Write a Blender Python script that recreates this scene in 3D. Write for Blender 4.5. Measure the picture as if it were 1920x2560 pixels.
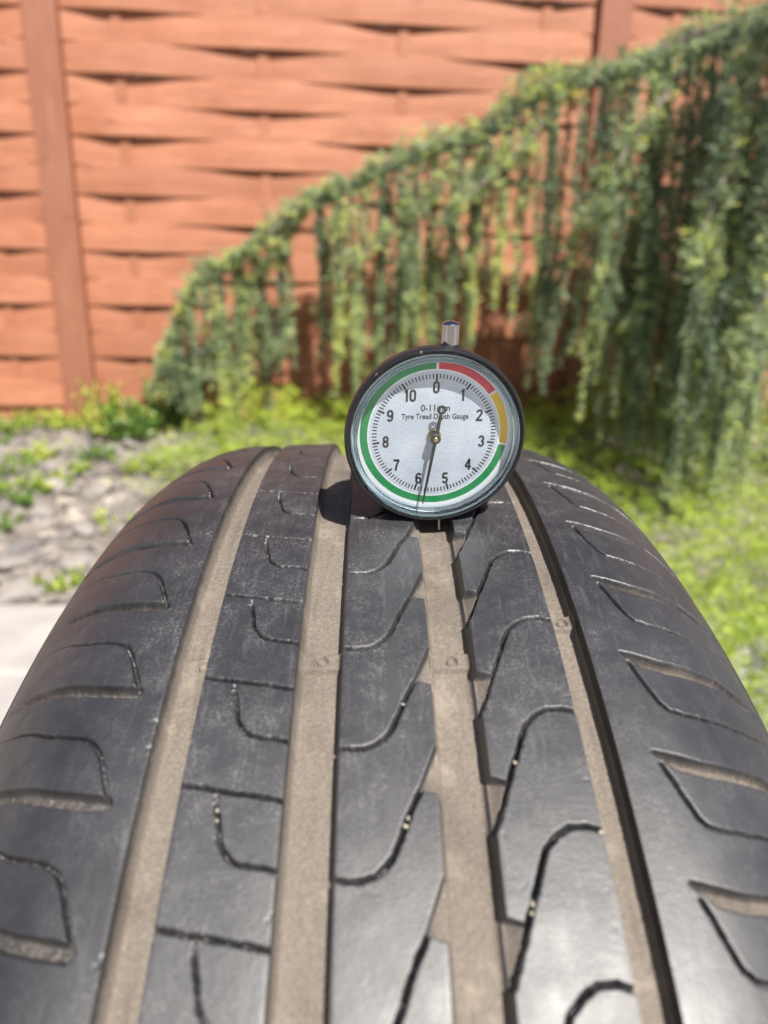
import bpy, bmesh, math, random
import numpy as np
from mathutils import Matrix, Vector

for o in list(bpy.data.objects):
    bpy.data.objects.remove(o)
sc = bpy.context.scene
C = sc.collection
rng = np.random.default_rng(7)
random.seed(7)
R = math.radians

# ------------------------------------------------------------------ camera
# tyre frame -> world (tyre leans about one degree), metres, axle 0.316 above the paving
TM = np.array([[0.99973686, -0.00068935, -0.02292909], [0.0, 0.99954837, -0.03005101], [0.02293945, 0.0300431, 0.99928534]])
AXLE = np.array([0, 0, 0.316])
CAM = np.array([-0.01088522, -0.26426906, 0.69517359])
CR = np.array([0.99970986, -0.01075578, 0.02155248])
CU = np.array([-0.0173228, 0.30067602, 0.95356901])
CF = np.array([0.01673669, 0.95366569, -0.30040246])
cam = bpy.data.cameras.new('camera')
cam_o = bpy.data.objects.new('camera', cam); C.objects.link(cam_o)
cam_o.matrix_world = Matrix([[CR[i], CU[i], -CF[i], CAM[i]] for i in range(3)] + [[0, 0, 0, 1]])
cam.sensor_fit = 'VERTICAL'; cam.sensor_height = 9.8; cam.sensor_width = 7.35
cam.lens = 1779.0 / 2560 * 9.8
cam.clip_start = 0.01; cam.clip_end = 500
cam.dof.use_dof = True; cam.dof.focus_distance = 0.207
cam.dof.aperture_fstop = cam.lens / 2.7
cam.dof.aperture_blades = 0
sc.camera = cam_o

# ------------------------------------------------------------------ sky, sun, exposure
SUN = Vector((0.256, -0.592, 0.7645)).normalized()
w = bpy.data.worlds.new('World'); sc.world = w; w.use_nodes = True
nt = w.node_tree; nt.nodes.clear()
sky = nt.nodes.new('ShaderNodeTexSky'); sky.sky_type = 'NISHITA'; sky.sun_disc = False
sky.sun_elevation = math.asin(SUN.z); sky.sun_rotation = math.atan2(SUN.x, SUN.y)
sky.air_density = 1.0; sky.dust_density = 1.5; sky.ozone_density = 1.0
bgn = nt.nodes.new('ShaderNodeBackground'); bgn.inputs[1].default_value = 0.052
wo = nt.nodes.new('ShaderNodeOutputWorld')
nt.links.new(sky.outputs[0], bgn.inputs[0]); nt.links.new(bgn.outputs[0], wo.inputs[0])
sl = bpy.data.lights.new('sun', 'SUN'); sl.energy = 5.0; sl.angle = R(0.53); sl.color = (1.0, 0.95, 0.87)
so = bpy.data.objects.new('sun', sl); C.objects.link(so)
so.rotation_euler = SUN.to_track_quat('Z', 'Y').to_euler()
so.location = (2, -3, 4)
sc.view_settings.view_transform = 'Standard'; sc.view_settings.look = 'None'
sc.view_settings.exposure = 0.85; sc.view_settings.gamma = 1; sc.view_settings.use_curve_mapping = False
sc.cycles.use_denoising = True
sc.cycles.max_bounces = 8; sc.cycles.transparent_max_bounces = 16
sc.cycles.sample_clamp_indirect = 6

# ------------------------------------------------------------------ helpers
def tag(o, label=None, cat=None, group=None, kind=None):
    if label: o['label'] = label
    if cat: o['category'] = cat
    if group: o['group'] = group
    if kind: o['kind'] = kind
    return o

def link(name, me, mat=None, parent=None, smooth=None):
    o = bpy.data.objects.new(name, me); C.objects.link(o)
    if mat is not None and not me.materials: me.materials.append(mat)
    if parent is not None: o.parent = parent
    if smooth is not None:
        me.polygons.foreach_set('use_smooth', np.full(len(me.polygons), smooth))
    return o

def empty(name, loc=(0, 0, 0)):
    o = bpy.data.objects.new(name, None); C.objects.link(o); o.location = loc
    o.empty_display_size = 0.02
    return o

def mesh_np(name, v, f, smooth=True, attrs=None):
    v = np.ascontiguousarray(v, dtype=np.float32); f = np.ascontiguousarray(f, dtype=np.int32)
    me = bpy.data.meshes.new(name); n = f.shape[1]
    me.vertices.add(len(v)); me.vertices.foreach_set('co', v.ravel())
    me.loops.add(f.size); me.loops.foreach_set('vertex_index', f.ravel())
    me.polygons.add(len(f)); me.polygons.foreach_set('loop_start', np.arange(0, f.size, n, dtype=np.int32))
    me.update(calc_edges=True)
    me.polygons.foreach_set('use_smooth', np.full(len(f), smooth))
    for k, a in (attrs or {}).items():
        at = me.attributes.new(k, 'FLOAT', 'POINT'); at.data.foreach_set('value', np.ascontiguousarray(a, dtype=np.float32))
    return me

def bm_mesh(name, bm, smooth=False):
    me = bpy.data.meshes.new(name); bm.normal_update(); bm.to_mesh(me); bm.free()
    me.polygons.foreach_set('use_smooth', np.full(len(me.polygons), smooth))
    return me

def box_bm(x0, x1, y0, y1, z0, z1, bev=0, seg=2):
    bm = bmesh.new(); bmesh.ops.create_cube(bm, size=1)
    for v in bm.verts:
        v.co = Vector((x0 + (v.co.x + .5) * (x1 - x0), y0 + (v.co.y + .5) * (y1 - y0), z0 + (v.co.z + .5) * (z1 - z0)))
    if bev: bmesh.ops.bevel(bm, geom=bm.edges[:], offset=bev, segments=seg, affect='EDGES', profile=.5)
    return bm

def vnoise(p, seed=0, octaves=3):
    """smooth value noise on an (n,3) array"""
    out = np.zeros(len(p)); amp = 1.; tot = 0
    for o in range(octaves):
        q = p * (2 ** o) + 17.3 * (o + 1) + seed * 3.71
        i = np.floor(q).astype(np.int64); f = q - i; f = f * f * (3 - 2 * f)
        acc = 0
        for dx in (0, 1):
            for dy in (0, 1):
                for dz in (0, 1):
                    a, b, c = i[:, 0] + dx, i[:, 1] + dy, i[:, 2] + dz
                    h = (a * 73856093) ^ (b * 19349663) ^ (c * 83492791) ^ (seed * 2654435)
                    h = (h ^ (h >> 13)) * 1274126177; h = (h & 0xffff) / 65535.
                    wgt = (f[:, 0] if dx else 1 - f[:, 0]) * (f[:, 1] if dy else 1 - f[:, 1]) * (f[:, 2] if dz else 1 - f[:, 2])
                    acc = acc + wgt * h
        out += amp * acc; tot += amp; amp *= .5
    return out / tot

class NB:
    """small node builder"""
    def __init__(self, name):
        self.m = bpy.data.materials.new(name); self.m.use_nodes = True
        self.t = self.m.node_tree; self.t.nodes.clear()
        self.out = self.n('ShaderNodeOutputMaterial')
    def n(self, ty, **kw):
        nd = self.t.nodes.new(ty)
        for k, v in kw.items(): setattr(nd, k, v)
        return nd
    def set(self, sock, v):
        if hasattr(v, 'is_output') or isinstance(v, bpy.types.NodeSocket): self.t.links.new(v, sock)
        elif isinstance(v, (tuple, list)) and len(v) == 3 and sock.type == 'RGBA': sock.default_value = (*v, 1)
        else: sock.default_value = v
    def noise(self, vec, scale, detail=3, rough=.55, dist=0):
        nd = self.n('ShaderNodeTexNoise'); self.set(nd.inputs['Vector'], vec)
        nd.inputs['Scale'].default_value = scale; nd.inputs['Detail'].default_value = detail
        nd.inputs['Roughness'].default_value = rough; nd.inputs['Distortion'].default_value = dist
        return nd.outputs[0]
    def ramp(self, v, a, b, lo=0., hi=1.):
        nd = self.n('ShaderNodeMapRange', interpolation_type='SMOOTHSTEP'); self.set(nd.inputs[0], v)
        nd.inputs[1].default_value = a; nd.inputs[2].default_value = b; nd.inputs[3].default_value = lo; nd.inputs[4].default_value = hi
        return nd.outputs[0]
    def math(self, op, a, b=0., c=0.):
        nd = self.n('ShaderNodeMath', operation=op)
        self.set(nd.inputs[0], a); self.set(nd.inputs[1], b); self.set(nd.inputs[2], c)
        return nd.outputs[0]
    def mix(self, f, a, b):
        nd = self.n('ShaderNodeMix', data_type='RGBA')
        self.set(nd.inputs[0], f); self.set(nd.inputs[6], a); self.set(nd.inputs[7], b)
        return nd.outputs[2]
    def attr(self, name):
        nd = self.n('ShaderNodeAttribute', attribute_name=name); return nd.outputs['Fac']
    def obj(self): return self.n('ShaderNodeTexCoord').outputs['Object']
    def geo(self): return self.n('ShaderNodeNewGeometry').outputs['Position']
    def scale(self, v, s):
        nd = self.n('ShaderNodeVectorMath', operation='MULTIPLY'); self.set(nd.inputs[0], v); nd.inputs[1].default_value = s
        return nd.outputs[0]
    def bump(self, h, strength, dist):
        nd = self.n('ShaderNodeBump'); nd.inputs['Strength'].default_value = strength; nd.inputs['Distance'].default_value = dist
        self.set(nd.inputs['Height'], h); return nd.outputs[0]
    def principled(self, col, rough=.6, metal=0., spec=.5, normal=None, **kw):
        p = self.n('ShaderNodeBsdfPrincipled')
        self.set(p.inputs['Base Color'], col); self.set(p.inputs['Roughness'], rough); self.set(p.inputs['Metallic'], metal)
        self.set(p.inputs['Specular IOR Level'], spec)
        if normal is not None: self.set(p.inputs['Normal'], normal)
        for k, v in kw.items(): self.set(p.inputs[k], v)
        self.t.links.new(p.outputs[0], self.out.inputs[0]); return p

def simple(name, col, rough=.6, metal=0., spec=.5):
    b = NB(name); b.principled(col, rough, metal, spec); return b.m

# ------------------------------------------------------------------ materials
def mat_fence(name, c1, c2, vert):
    b = NB(name); p = b.obj()
    info = b.n('ShaderNodeObjectInfo').outputs['Random']
    sh = b.n('ShaderNodeVectorMath', operation='ADD'); b.set(sh.inputs[0], p)
    cmb = b.n('ShaderNodeCombineXYZ'); b.set(cmb.inputs[0], b.math('MULTIPLY', info, 37.)); b.set(cmb.inputs[2], b.math('MULTIPLY', info, 11.)); b.set(sh.inputs[1], cmb.outputs[0])
    pos = sh.outputs[0]
    gs = (90, 40, 3) if vert else (3, 40, 90); ws = (30, 8, 5) if vert else (5, 8, 30)
    grain = b.noise(b.scale(pos, gs), 1.3, 5, .65, .8)
    coarse = b.noise(b.scale(pos, ws), 1.0, 5, .65, .5)
    blot = b.noise(pos, 4.5, 4, .6); stain = b.noise(b.scale(pos, (14, 10, 9)), 1.2, 5, .7, .6)
    col = b.mix(b.ramp(blot, .3, .7), c1, c2)
    col = b.mix(b.math('MULTIPLY', b.ramp(grain, .42, .72), .5), col, tuple(x * .55 for x in c1))
    col = b.mix(b.math('MULTIPLY', b.ramp(coarse, .52, .74), .45), col, (.52, .25, .15))
    col = b.mix(b.math('MULTIPLY', b.ramp(stain, .60, .75), .45), col, (.20, .075, .045))
    col = b.mix(b.math('MULTIPLY', b.ramp(info, .2, 1.), .45), col, tuple(x * .68 for x in c1))
    k = b.n('ShaderNodeTexVoronoi'); b.set(k.inputs['Vector'], b.scale(pos, (5, 5, 16))); k.inputs['Scale'].default_value = 1.
    col = b.mix(b.math('MULTIPLY', b.ramp(k.outputs['Distance'], .13, .05), .6), col, (.15, .055, .035))
    b.principled(col, .6, 0, .4, b.bump(b.math('ADD', grain, coarse), .5, .004)); return b.m
M_SLAT = mat_fence('fence_paint', (.345, .128, .066), (.42, .175, .096), False)
M_POST = mat_fence('post_paint', (.30, .115, .066), (.36, .155, .098), True)

def mat_rubber():
    b = NB('tyre_rubber'); p = b.obj(); d = b.attr('dirt'); st = b.attr('stripe'); sh = b.attr('brown_reflection'); cl = b.attr('edge')
    fine = b.noise(p, 1500, 4, .7); mid = b.noise(p, 150, 5, .62, .3); big = b.noise(p, 30, 4, .55)
    speck = b.noise(p, 2600, 2, .5)
    base = b.mix(b.ramp(big, .35, .65), (.0150, .0148, .0180), (.024, .0235, .0275))
    dustm = b.math('MULTIPLY', b.ramp(mid, .34, .72), b.ramp(fine, .47, .62))
    dustm = b.math('MULTIPLY', dustm, b.ramp(big, .28, .6, .25, 1.))
    dustm = b.math('MULTIPLY', dustm, b.math('SUBTRACT', 1.0, b.math('MULTIPLY', st, .8)))
    dustm = b.math('MULTIPLY', dustm, b.math('SUBTRACT', 1.0, b.math('MULTIPLY', cl, .65)))
    col = b.mix(b.math('MULTIPLY', dustm, .50), base, (.175, .166, .164))
    scuff = b.noise(b.scale(p, (1, .10, .10)), 700, 4, .65)
    col = b.mix(b.math('MULTIPLY', b.math('MULTIPLY', b.ramp(scuff, .54, .70), b.math('SUBTRACT', 1.0, b.math('MULTIPLY', cl, .6))), .32), col, (.105, .101, .105))
    col = b.mix(b.math('MULTIPLY', st, .6), col, (.027, .026, .029))
    # brown reflection painted into the rubber colour of the outer left shoulder
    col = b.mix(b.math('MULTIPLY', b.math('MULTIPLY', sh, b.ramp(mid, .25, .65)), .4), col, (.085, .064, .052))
    # grey brown dirt packed into grooves and sipes
    dirt = b.mix(b.ramp(fine, .35, .7), (.135, .114, .096), (.200, .170, .144))
    dirt = b.mix(b.math('MULTIPLY', b.ramp(speck, .62, .70), .6), dirt, (.33, .285, .24))
    dirt = b.mix(b.math('MULTIPLY', b.ramp(b.noise(p, 75, 5, .65, .5), .52, .68), .7), dirt, (.27, .228, .186))
    dirt = b.mix(b.math('MULTIPLY', b.ramp(big, .5, .3), .5), dirt, (.085, .068, .056))
    long = b.noise(b.scale(p, (1, .12, .12)), 420, 4, .6)
    dirt = b.mix(b.math('MULTIPLY', b.ramp(long, .5, .75), .5), dirt, (.09, .074, .062))
    wob = b.math('ADD', d, b.math('MULTIPLY', b.math('SUBTRACT', mid, .5), .35))
    dm = b.ramp(wob, .12, .85)
    col = b.mix(b.ramp(d, -.1, -.7), col, (.014, .013, .014))  # bare rubber on groove walls, colour darkened to deepen their shade
    col = b.mix(b.math('MULTIPLY', dm, .95), col, dirt)
    rough = b.math('ADD', b.ramp(dm, 0, .8, .49, .9), b.math('MULTIPLY', b.math('SUBTRACT', mid, .5), .22))
    rough = b.math('ADD', rough, b.math('MULTIPLY', dustm, .12))
    spec = b.math('MULTIPLY', b.ramp(dm, 0, .7, 1.0, .3), b.ramp(d, -.7, 0, .25, 1.))
    hgt = b.math('ADD', b.math('ADD', b.math('MULTIPLY', fine, .55), b.math('MULTIPLY', mid, .35)), b.math('MULTIPLY', b.math('MULTIPLY', speck, dm), .5))
    b.principled(col, rough, 0, spec, b.bump(hgt, .22, .0006)); return b.m
M_RUB = mat_rubber()

def mat_plastic():
    b = NB('black_plastic'); p = b.obj(); n = b.noise(p, 1500, 3); s = b.noise(p, 420, 2)
    col = b.mix(b.math('MULTIPLY', b.ramp(s, .70, .74), .6), (.012, .012, .014), (.20, .19, .18))
    b.principled(col, b.ramp(n, .3, .7, .36, .5), 0, .45, b.bump(n, .12, .0003)); return b.m
M_BLK = mat_plastic()
def mat_chrome():
    b = NB('chrome'); n = b.noise(b.scale(b.obj(), (1, 1, 30)), 260, 3)
    b.principled((.42, .42, .44), b.ramp(n, .3, .7, .04, .10), 1., .5); return b.m
M_CHR = mat_chrome()
M_BRASS = simple('brass', (.62, .47, .22), .25, 1.)
M_NEEDLE = simple('needle_black', (.018, .018, .018), .4)
M_INK = simple('black_ink', (.016, .016, .018), .55)
def mat_dial():
    b = NB('dial_foil'); p = b.obj(); n = b.noise(p, 1300, 3, .5, 1.2); m = b.noise(p, 90, 3)
    col = b.mix(b.ramp(m, .35, .7), (.47, .53, .62), (.56, .62, .71))
    b.principled(col, .42, .35, .5, b.bump(n, .5, .0003)); return b.m
M_DIAL = mat_dial()
def mat_zone(name, c):
    b = NB(name); n = b.noise(b.obj(), 1300, 3, .5, 1.2)
    b.principled(c, .38, .25, .5, b.bump(n, .4, .0003)); return b.m
M_RED = mat_zone('red_ink', (.52, .035, .06)); M_YEL = mat_zone('yellow_ink', (.62, .40, .01)); M_GRN = mat_zone('green_ink', (.012, .22, .07))
M_WHITE = mat_zone('white_ink', (.66, .69, .73))
def mat_lens():
    b = NB('clear_lens'); tr = b.n('ShaderNodeBsdfTransparent'); tr.inputs[0].default_value = (.96, .975, .985, 1)
    gl = b.n('ShaderNodeBsdfGlossy'); gl.inputs['Roughness'].default_value = .04
    sw = b.noise(b.obj(), 130, 3, .6, 1.5); b.set(gl.inputs['Normal'], b.bump(sw, .08, .002))
    lw = b.n('ShaderNodeLayerWeight'); lw.inputs[0].default_value = .5
    frs = b.math('ADD', b.math('MULTIPLY', b.math('POWER', lw.outputs['Facing'], 4.), .9), .07)
    mx = b.n('ShaderNodeMixShader'); b.set(mx.inputs[0], frs); b.set(mx.inputs[1], tr.outputs[0]); b.set(mx.inputs[2], gl.outputs[0])
    b.t.links.new(mx.outputs[0], b.out.inputs[0]); return b.m
M_LENS = mat_lens()
def mat_glass():
    b = NB('clear_acrylic'); g = b.n('ShaderNodeBsdfGlass'); g.inputs['IOR'].default_value = 1.49; g.inputs['Roughness'].default_value = .02
    g.inputs[0].default_value = (.93, .98, .985, 1)
    b.t.links.new(g.outputs[0], b.out.inputs[0]); return b.m
M_GLASS = mat_glass()

def mat_needles(name, dark, mid_, light, yel):
    b = NB(name); t = b.attr('tint'); info = b.n('ShaderNodeObjectInfo').outputs['Random']
    t2 = b.math('ADD', t, b.math('MULTIPLY', b.math('SUBTRACT', info, .5), .35))
    col = b.mix(b.ramp(t2, 0, .45), dark, mid_); col = b.mix(b.ramp(t2, .4, .8), col, light); col = b.mix(b.ramp(t2, .82, 1.0), col, yel)
    d = b.n('ShaderNodeBsdfPrincipled'); b.set(d.inputs['Base Color'], col); d.inputs['Roughness'].default_value = .5
    tl = b.n('ShaderNodeBsdfTranslucent'); b.set(tl.inputs[0], col)
    mx = b.n('ShaderNodeMixShader'); mx.inputs[0].default_value = .25
    b.t.links.new(d.outputs[0], mx.inputs[1]); b.t.links.new(tl.outputs[0], mx.inputs[2]); b.t.links.new(mx.outputs[0], b.out.inputs[0]); return b.m
M_CEDAR = mat_needles('cedar_needles', (.05, .08, .052), (.20, .27, .155), (.42, .50, .24), (.60, .64, .15))
M_GOLD = mat_needles('golden_juniper', (.06, .105, .016), (.27, .38, .045), (.52, .63, .085), (.66, .72, .14))
M_LEAF = mat_needles('green_leaves', (.05, .12, .02), (.11, .22, .035), (.24, .36, .06), (.42, .46, .09))
def mat_bark():
    b = NB('cedar_bark'); p = b.obj(); n = b.noise(b.scale(p, (1, 1, .4)), 60, 5, .65)
    b.principled(b.mix(b.ramp(n, .35, .7), (.09, .065, .05), (.27, .235, .21)), .85, 0, .3, b.bump(n, .7, .004)); return b.m
M_BARK = mat_bark()
def mat_stone():
    b = NB('stone'); p = b.obj(); info = b.n('ShaderNodeObjectInfo').outputs['Random']
    n = b.noise(p, 55, 5, .65); f = b.noise(p, 320, 4, .6)
    col = b.mix(b.ramp(info, .15, .4), (.17, .158, .155), (.29, .265, .25)); col = b.mix(b.ramp(info, .8, 1.), col, (.52, .47, .41))
    col = b.mix(b.math('MULTIPLY', b.ramp(n, .45, .75), .45), col, (.25, .20, .165)); col = b.mix(b.math('MULTIPLY', b.ramp(f, .55, .75), .35), col, (.6, .56, .5))
    b.principled(col, .85, 0, .3, b.bump(b.math('ADD', n, b.math('MULTIPLY', f, .4)), .5, .004)); return b.m
M_STONE = mat_stone()
def mat_soil():
    b = NB('soil_and_grit'); p = b.geo(); n = b.noise(p, 7, 5, .6); g = b.n('ShaderNodeTexVoronoi'); b.set(g.inputs['Vector'], p); g.inputs['Scale'].default_value = 70
    col = b.mix(b.ramp(n, .35, .65), (.17, .135, .11), (.31, .27, .235))
    gc = b.n('ShaderNodeSeparateColor'); b.set(gc.inputs[0], g.outputs['Color'])
    col = b.mix(b.math('MULTIPLY', gc.outputs[0], .5), col, (.42, .385, .35))
    b.principled(col, .95, 0, .2, b.bump(g.outputs['Distance'], .8, .01)); return b.m
M_SOIL = mat_soil()
def mat_paving():
    b = NB('paving'); p = b.geo(); n = b.noise(p, 9, 5, .6); f = b.noise(p, 240, 4, .65)
    col = b.mix(b.ramp(n, .3, .7), (.34, .32, .31), (.42, .40, .385)); col = b.mix(b.math('MULTIPLY', b.ramp(f, .5, .75), .4), col, (.26, .24, .23))
    b.principled(col, .9, 0, .3, b.bump(f, .3, .002)); return b.m
M_PAVE = mat_paving()

# ------------------------------------------------------------------ ground
def terrain(x, y):
    t = np.clip((y - 1.24) / 1.1, 0, 1); z = .205 * (t * t * (3 - 2 * t) * .45 + t * .55)
    p = np.stack([np.ravel(x) * 3, np.ravel(y) * 3, 0 * np.ravel(x)], 1)
    bumpy = (vnoise(p, 3).reshape(np.shape(x)) - .5) * .06 * np.clip((y - 1.22) / .25, 0, 1) * (y < 6)
    return np.maximum(z + bumpy, -.05 + 0 * z) - .055 * (1 - np.clip((y - 1.2) / .03, 0, 1))
gx = np.concatenate([np.linspace(-60, -4, 12), np.linspace(-3.8, 3.8, 110), np.linspace(4, 60, 12)])
gy = np.concatenate([np.linspace(-60, -2, 10), np.linspace(-1.5, 1.1, 8), np.linspace(1.19, 1.24, 4), np.linspace(1.28, 3, 60), np.linspace(3.3, 60, 12)])
GX, GY = np.meshgrid(gx, gy); GZ = terrain(GX, GY)
nx, ny = len(gx), len(gy)
ii = (np.arange(ny - 1)[:, None] * nx + np.arange(nx - 1)[None]).ravel()
quad = np.stack([ii, ii + 1, ii + 1 + nx, ii + nx], 1)
ground = link('ground', mesh_np('ground', np.stack([GX, GY, GZ], -1).reshape(-1, 3), quad), M_SOIL); tag(ground, kind='structure')
# paving slabs the tyre stands on: each slab a piece of the pavement
pave = empty('pavement', (0, 0, 0)); tag(pave, kind='structure')
slab_me = bm_mesh('paving_slab', box_bm(-.449, .449, -.299, .299, -.05, 0, .006, 2))
edge_me = bm_mesh('edging_slab', box_bm(-.449, .449, -.149, .149, -.05, 0, .008, 2))
for iy, yc in enumerate((1.06, .604, -.002, -.608, -1.214)):
    for ix in range(-3, 3):
        s = link('paving_slab' if iy else 'edging_slab', slab_me if iy else edge_me, M_PAVE, pave); s.location = (ix * .906 - .12 + (.453 if iy % 2 else 0) + .45, yc, 0)

# ------------------------------------------------------------------ fence
FY = R(4.0); FX = np.array([math.cos(FY), math.sin(FY), 0]); FN = np.array([math.sin(FY), -math.cos(FY), 0])
FP = CAM + np.array([0, 2.64, 0]); FP[2] = 0
FROT = (0, 0, FY)
PANW, POSTW, SH = 1.70, .107, .088
BAT = (.165, .165 + .452, .165 + .904, .165 + 1.37)
def slat_mesh(sign, seed):
    n = 68; xs = np.linspace(0, PANW, n)
    ph = np.interp(xs, [-.2, *BAT, PANW + .2], [-.6, 0, 1, 2, 3, 3.6]) * math.pi
    env = np.minimum(np.clip(xs / .12, 0, 1), np.clip((PANW - xs) / .12, 0, 1))
    r = np.random.default_rng(seed); amp_ = np.interp(xs, np.linspace(0, PANW, 7), r.uniform(.006, .0115, 7)); cs_ = np.cos(ph + np.interp(xs, np.linspace(0, PANW, 5), r.normal(0, .18, 5))); off = sign * amp_ * np.sign(cs_) * np.abs(cs_) ** 1.5 * env; wav = np.interp(xs, np.linspace(0, PANW, 9), r.normal(0, .0008, 9))
    rows = []
    prof = [(.0040, -.0015), (.0052, .001), (.0038, .0440), (-.0006, .0872), (-.0020, .0885), (-.0060, .0885), (-.0030, -.0015)]
    for (dn, dz) in prof:
        rows.append(np.stack([xs, -(off + dn), dz + wav], 1))
    m = len(prof); v = np.stack(rows, 1).reshape(-1, 3)
    f = []
    for i in range(n - 1):
        for k in range(m):
            a = i * m + k; b_ = i * m + (k + 1) % m; f.append((a, b_, b_ + m, a + m))
    return mesh_np('slat', v, np.array(f), smooth=False)
slat_v = {1: [slat_mesh(1, s) for s in range(1, 8)], -1: [slat_mesh(-1, s) for s in range(11, 18)]}
bat_me = bm_mesh('batten', box_bm(-.017, .017, .0005, .0065, 0, 1.76, .001, 1))
post_me = bm_mesh('fence_post', box_bm(0, POSTW, -.04, .055, -.12, 1.80, .006, 2))
P0 = -.993
panel_lab = {0: 'terracotta woven slat fence panel between the two posts in view', -1: 'terracotta woven slat fence panel left of the left post', 1: 'terracotta woven slat fence panel behind the weeping cedar at right', -2: 'terracotta woven fence panel far left, out of the picture'}
for k in (-1, 0, 1):
    base = FP + FX * (P0 + k * (PANW + POSTW)); base[2] = .165
    pn = empty('woven_fence', base); pn.rotation_euler = FROT
    tag(pn, panel_lab[k], 'fence', 'woven fence bays')
    for e in range(20):
        sg = 1 if (e - 13) % 2 == 0 else -1      # slat just above z = 1.3235 bows out at the first batten
        if k != 0: sg = -sg
        s = link('slat', random.choice(slat_v[sg]), M_SLAT, pn); s.location = (0, 0, 1.3235 + (e - 13) * SH - .165)
    for bx in BAT:
        s = link('batten', bat_me, M_SLAT, pn); s.location = (bx, 0, .02)
for k, lab in ((0, 'terracotta fence post at left with weathered face'), (1, 'terracotta fence post half hidden behind the weeping cedar'), (-1, 'terracotta fence post at the far left end'), (2, 'terracotta fence post at the far right end')):
    base = FP + FX * (P0 - POSTW + k * (PANW + POSTW)); base[2] = .16
    p = link('fence_post', post_me, M_POST); p.location = base; p.rotation_euler = FROT
    tag(p, lab, 'fence post', 'fence posts')

# ------------------------------------------------------------------ tyre
RC = 1601.66
PU = np.array([0, 10, 20, 30, 40, 50, 60, 65, 70, 75, 80, 85, 90, 95, 100, 104, 107, 109.5, 110.5, 110, 107, 102.5, 98, 95])
PR = np.array([316 - (u * u) / 2 / RC for u in (0, 10, 20, 30, 40, 50)] + [314.6, 313.8, 312.4, 310.4, 307.6, 304.3, 300.4, 295.3, 288.3, 279.5, 269.5, 256, 245, 236, 222, 210, 204, 201.5])
def catmull(xq, X, Y):
    m = np.gradient(Y, X); i = np.clip(np.searchsorted(X, xq) - 1, 0, len(X) - 2)
    h = X[i + 1] - X[i]; t = (xq - X[i]) / h
    return (2 * t**3 - 3 * t**2 + 1) * Y[i] + (t**3 - 2 * t**2 + t) * h * m[i] + (-2 * t**3 + 3 * t**2) * Y[i + 1] + (t**3 - t**2) * h * m[i + 1]
def prof(u): return catmull(np.abs(u), PU[:17], PR[:17])
TH = np.array([-37.95, -31.95, -25.95, -19.95, -13.95, -7.95, -1.95, 4.01, 9.84, 15.01, 20.1, 24.87, 29.64, 34.44, 39.24, 44.04, 48.84])
KK = np.arange(-6, 11)
U0 = -.87      # tread centre in the tyre frame
G = [(-50.0, -41.7), (-20.7, -9.5), (10.9, 22.0), (42.8, 50.0)]
DG = 5.7
SIPES = {  # polyline (u, s), half width mm, depth mm
 'r2line': ([(-42.5, 0.), (-31.5, .07), (-20, .145)], .33, 4.0),
 'r2j': ([(-33.9, .17), (-32.9, .31), (-32.2, .44), (-31.3, .505), (-30.4, .55), (-28.6, .595), (-26, .615), (-22.8, .63), (-20, .665)], .29, 4.0),
 'r2dot': ([(-34.0, .105), (-33.97, .12)], .30, 1.2),
 'r3': ([(-10.2, .712), (-7.3, .725), (-4.3, .72), (-1.6, .68), (.2, .625), (1.7, .55), (2.8, .45), (3.9, .34), (5, .24), (7.2, .07)], .36, 3.6),
 'r4': ([(43.4, .39), (39.8, .35), (36.3, .355), (33.4, .42), (31, .51), (29.3, .66), (27.5, .83), (25.4, 1.02), (23.7, 1.18), (22, 1.35)], .36, 3.6),
 'sl': ([(-57.0, 3.135), (-61.7, 3.115), (-68.6, 3.06), (-76, 2.975), (-85, 2.90), (-97, 2.82)], 1.45, 3.6),
 'slj': ([(-55.9, 3.15), (-57.5, 3.01), (-59.1, 2.87), (-60.7, 2.73), (-62.9, 2.62), (-65.4, 2.57), (-69.7, 2.52), (-74.5, 2.48), (-81.6, 2.35), (-87.7, 2.28), (-97, 2.18)], .36, 3.2),
 'sr': ([(57.6, 2.745), (60.0, 2.79), (62, 2.83), (68, 2.87), (76, 2.87), (83, 2.85), (89, 2.91), (97, 2.98)], 1.5, 3.4),
 'srj': ([(58.7, 2.85), (60, 2.98), (61.6, 3.15), (63, 3.27), (64.8, 3.34), (68, 3.36), (74, 3.37), (80, 3.36), (86, 3.35), (97, 3.30)], .36, 3.2),
}
def seg_dist(u, y, poly, pm):
    best = np.full(u.shape, 1e9)
    for (u1, s1), (u2, s2) in zip(poly[:-1], poly[1:]):
        ax, ay = u1, s1 * pm; bx, by = u2 - u1, (s2 - s1) * pm
        t = np.clip(((u - ax) * bx + (y - ay) * by) / (bx * bx + by * by + 1e-9), 0, 1)
        best = np.minimum(best, (u - ax - t * bx) ** 2 + (y - ay - t * by) ** 2)
    return np.sqrt(best)
def tri_inside(u, y, tri, pm):
    """signed distance like value, positive inside"""
    P = [(a, b * pm) for a, b in tri]
    ctr = (sum(p[0] for p in P) / 3, 0); cy = sum(p[1] for p in P) / 3
    d = None
    for i in range(3):
        (x1, y1), (x2, y2) = P[i], P[(i + 1) % 3]
        nx_, ny_ = -(y2 - y1), (x2 - x1); L = np.sqrt(nx_ ** 2 + ny_ ** 2)
        sgn = np.sign((ctr[0] - x1) * nx_ + (cy - y1) * ny_)
        q = sgn * ((u - x1) * nx_ + (y - y1) * ny_) / L
        d = q if d is None else np.minimum(d, q)
    return d
def sstep(t): t = np.clip(t, 0, 1); return t * t * (3 - 2 * t)
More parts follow.
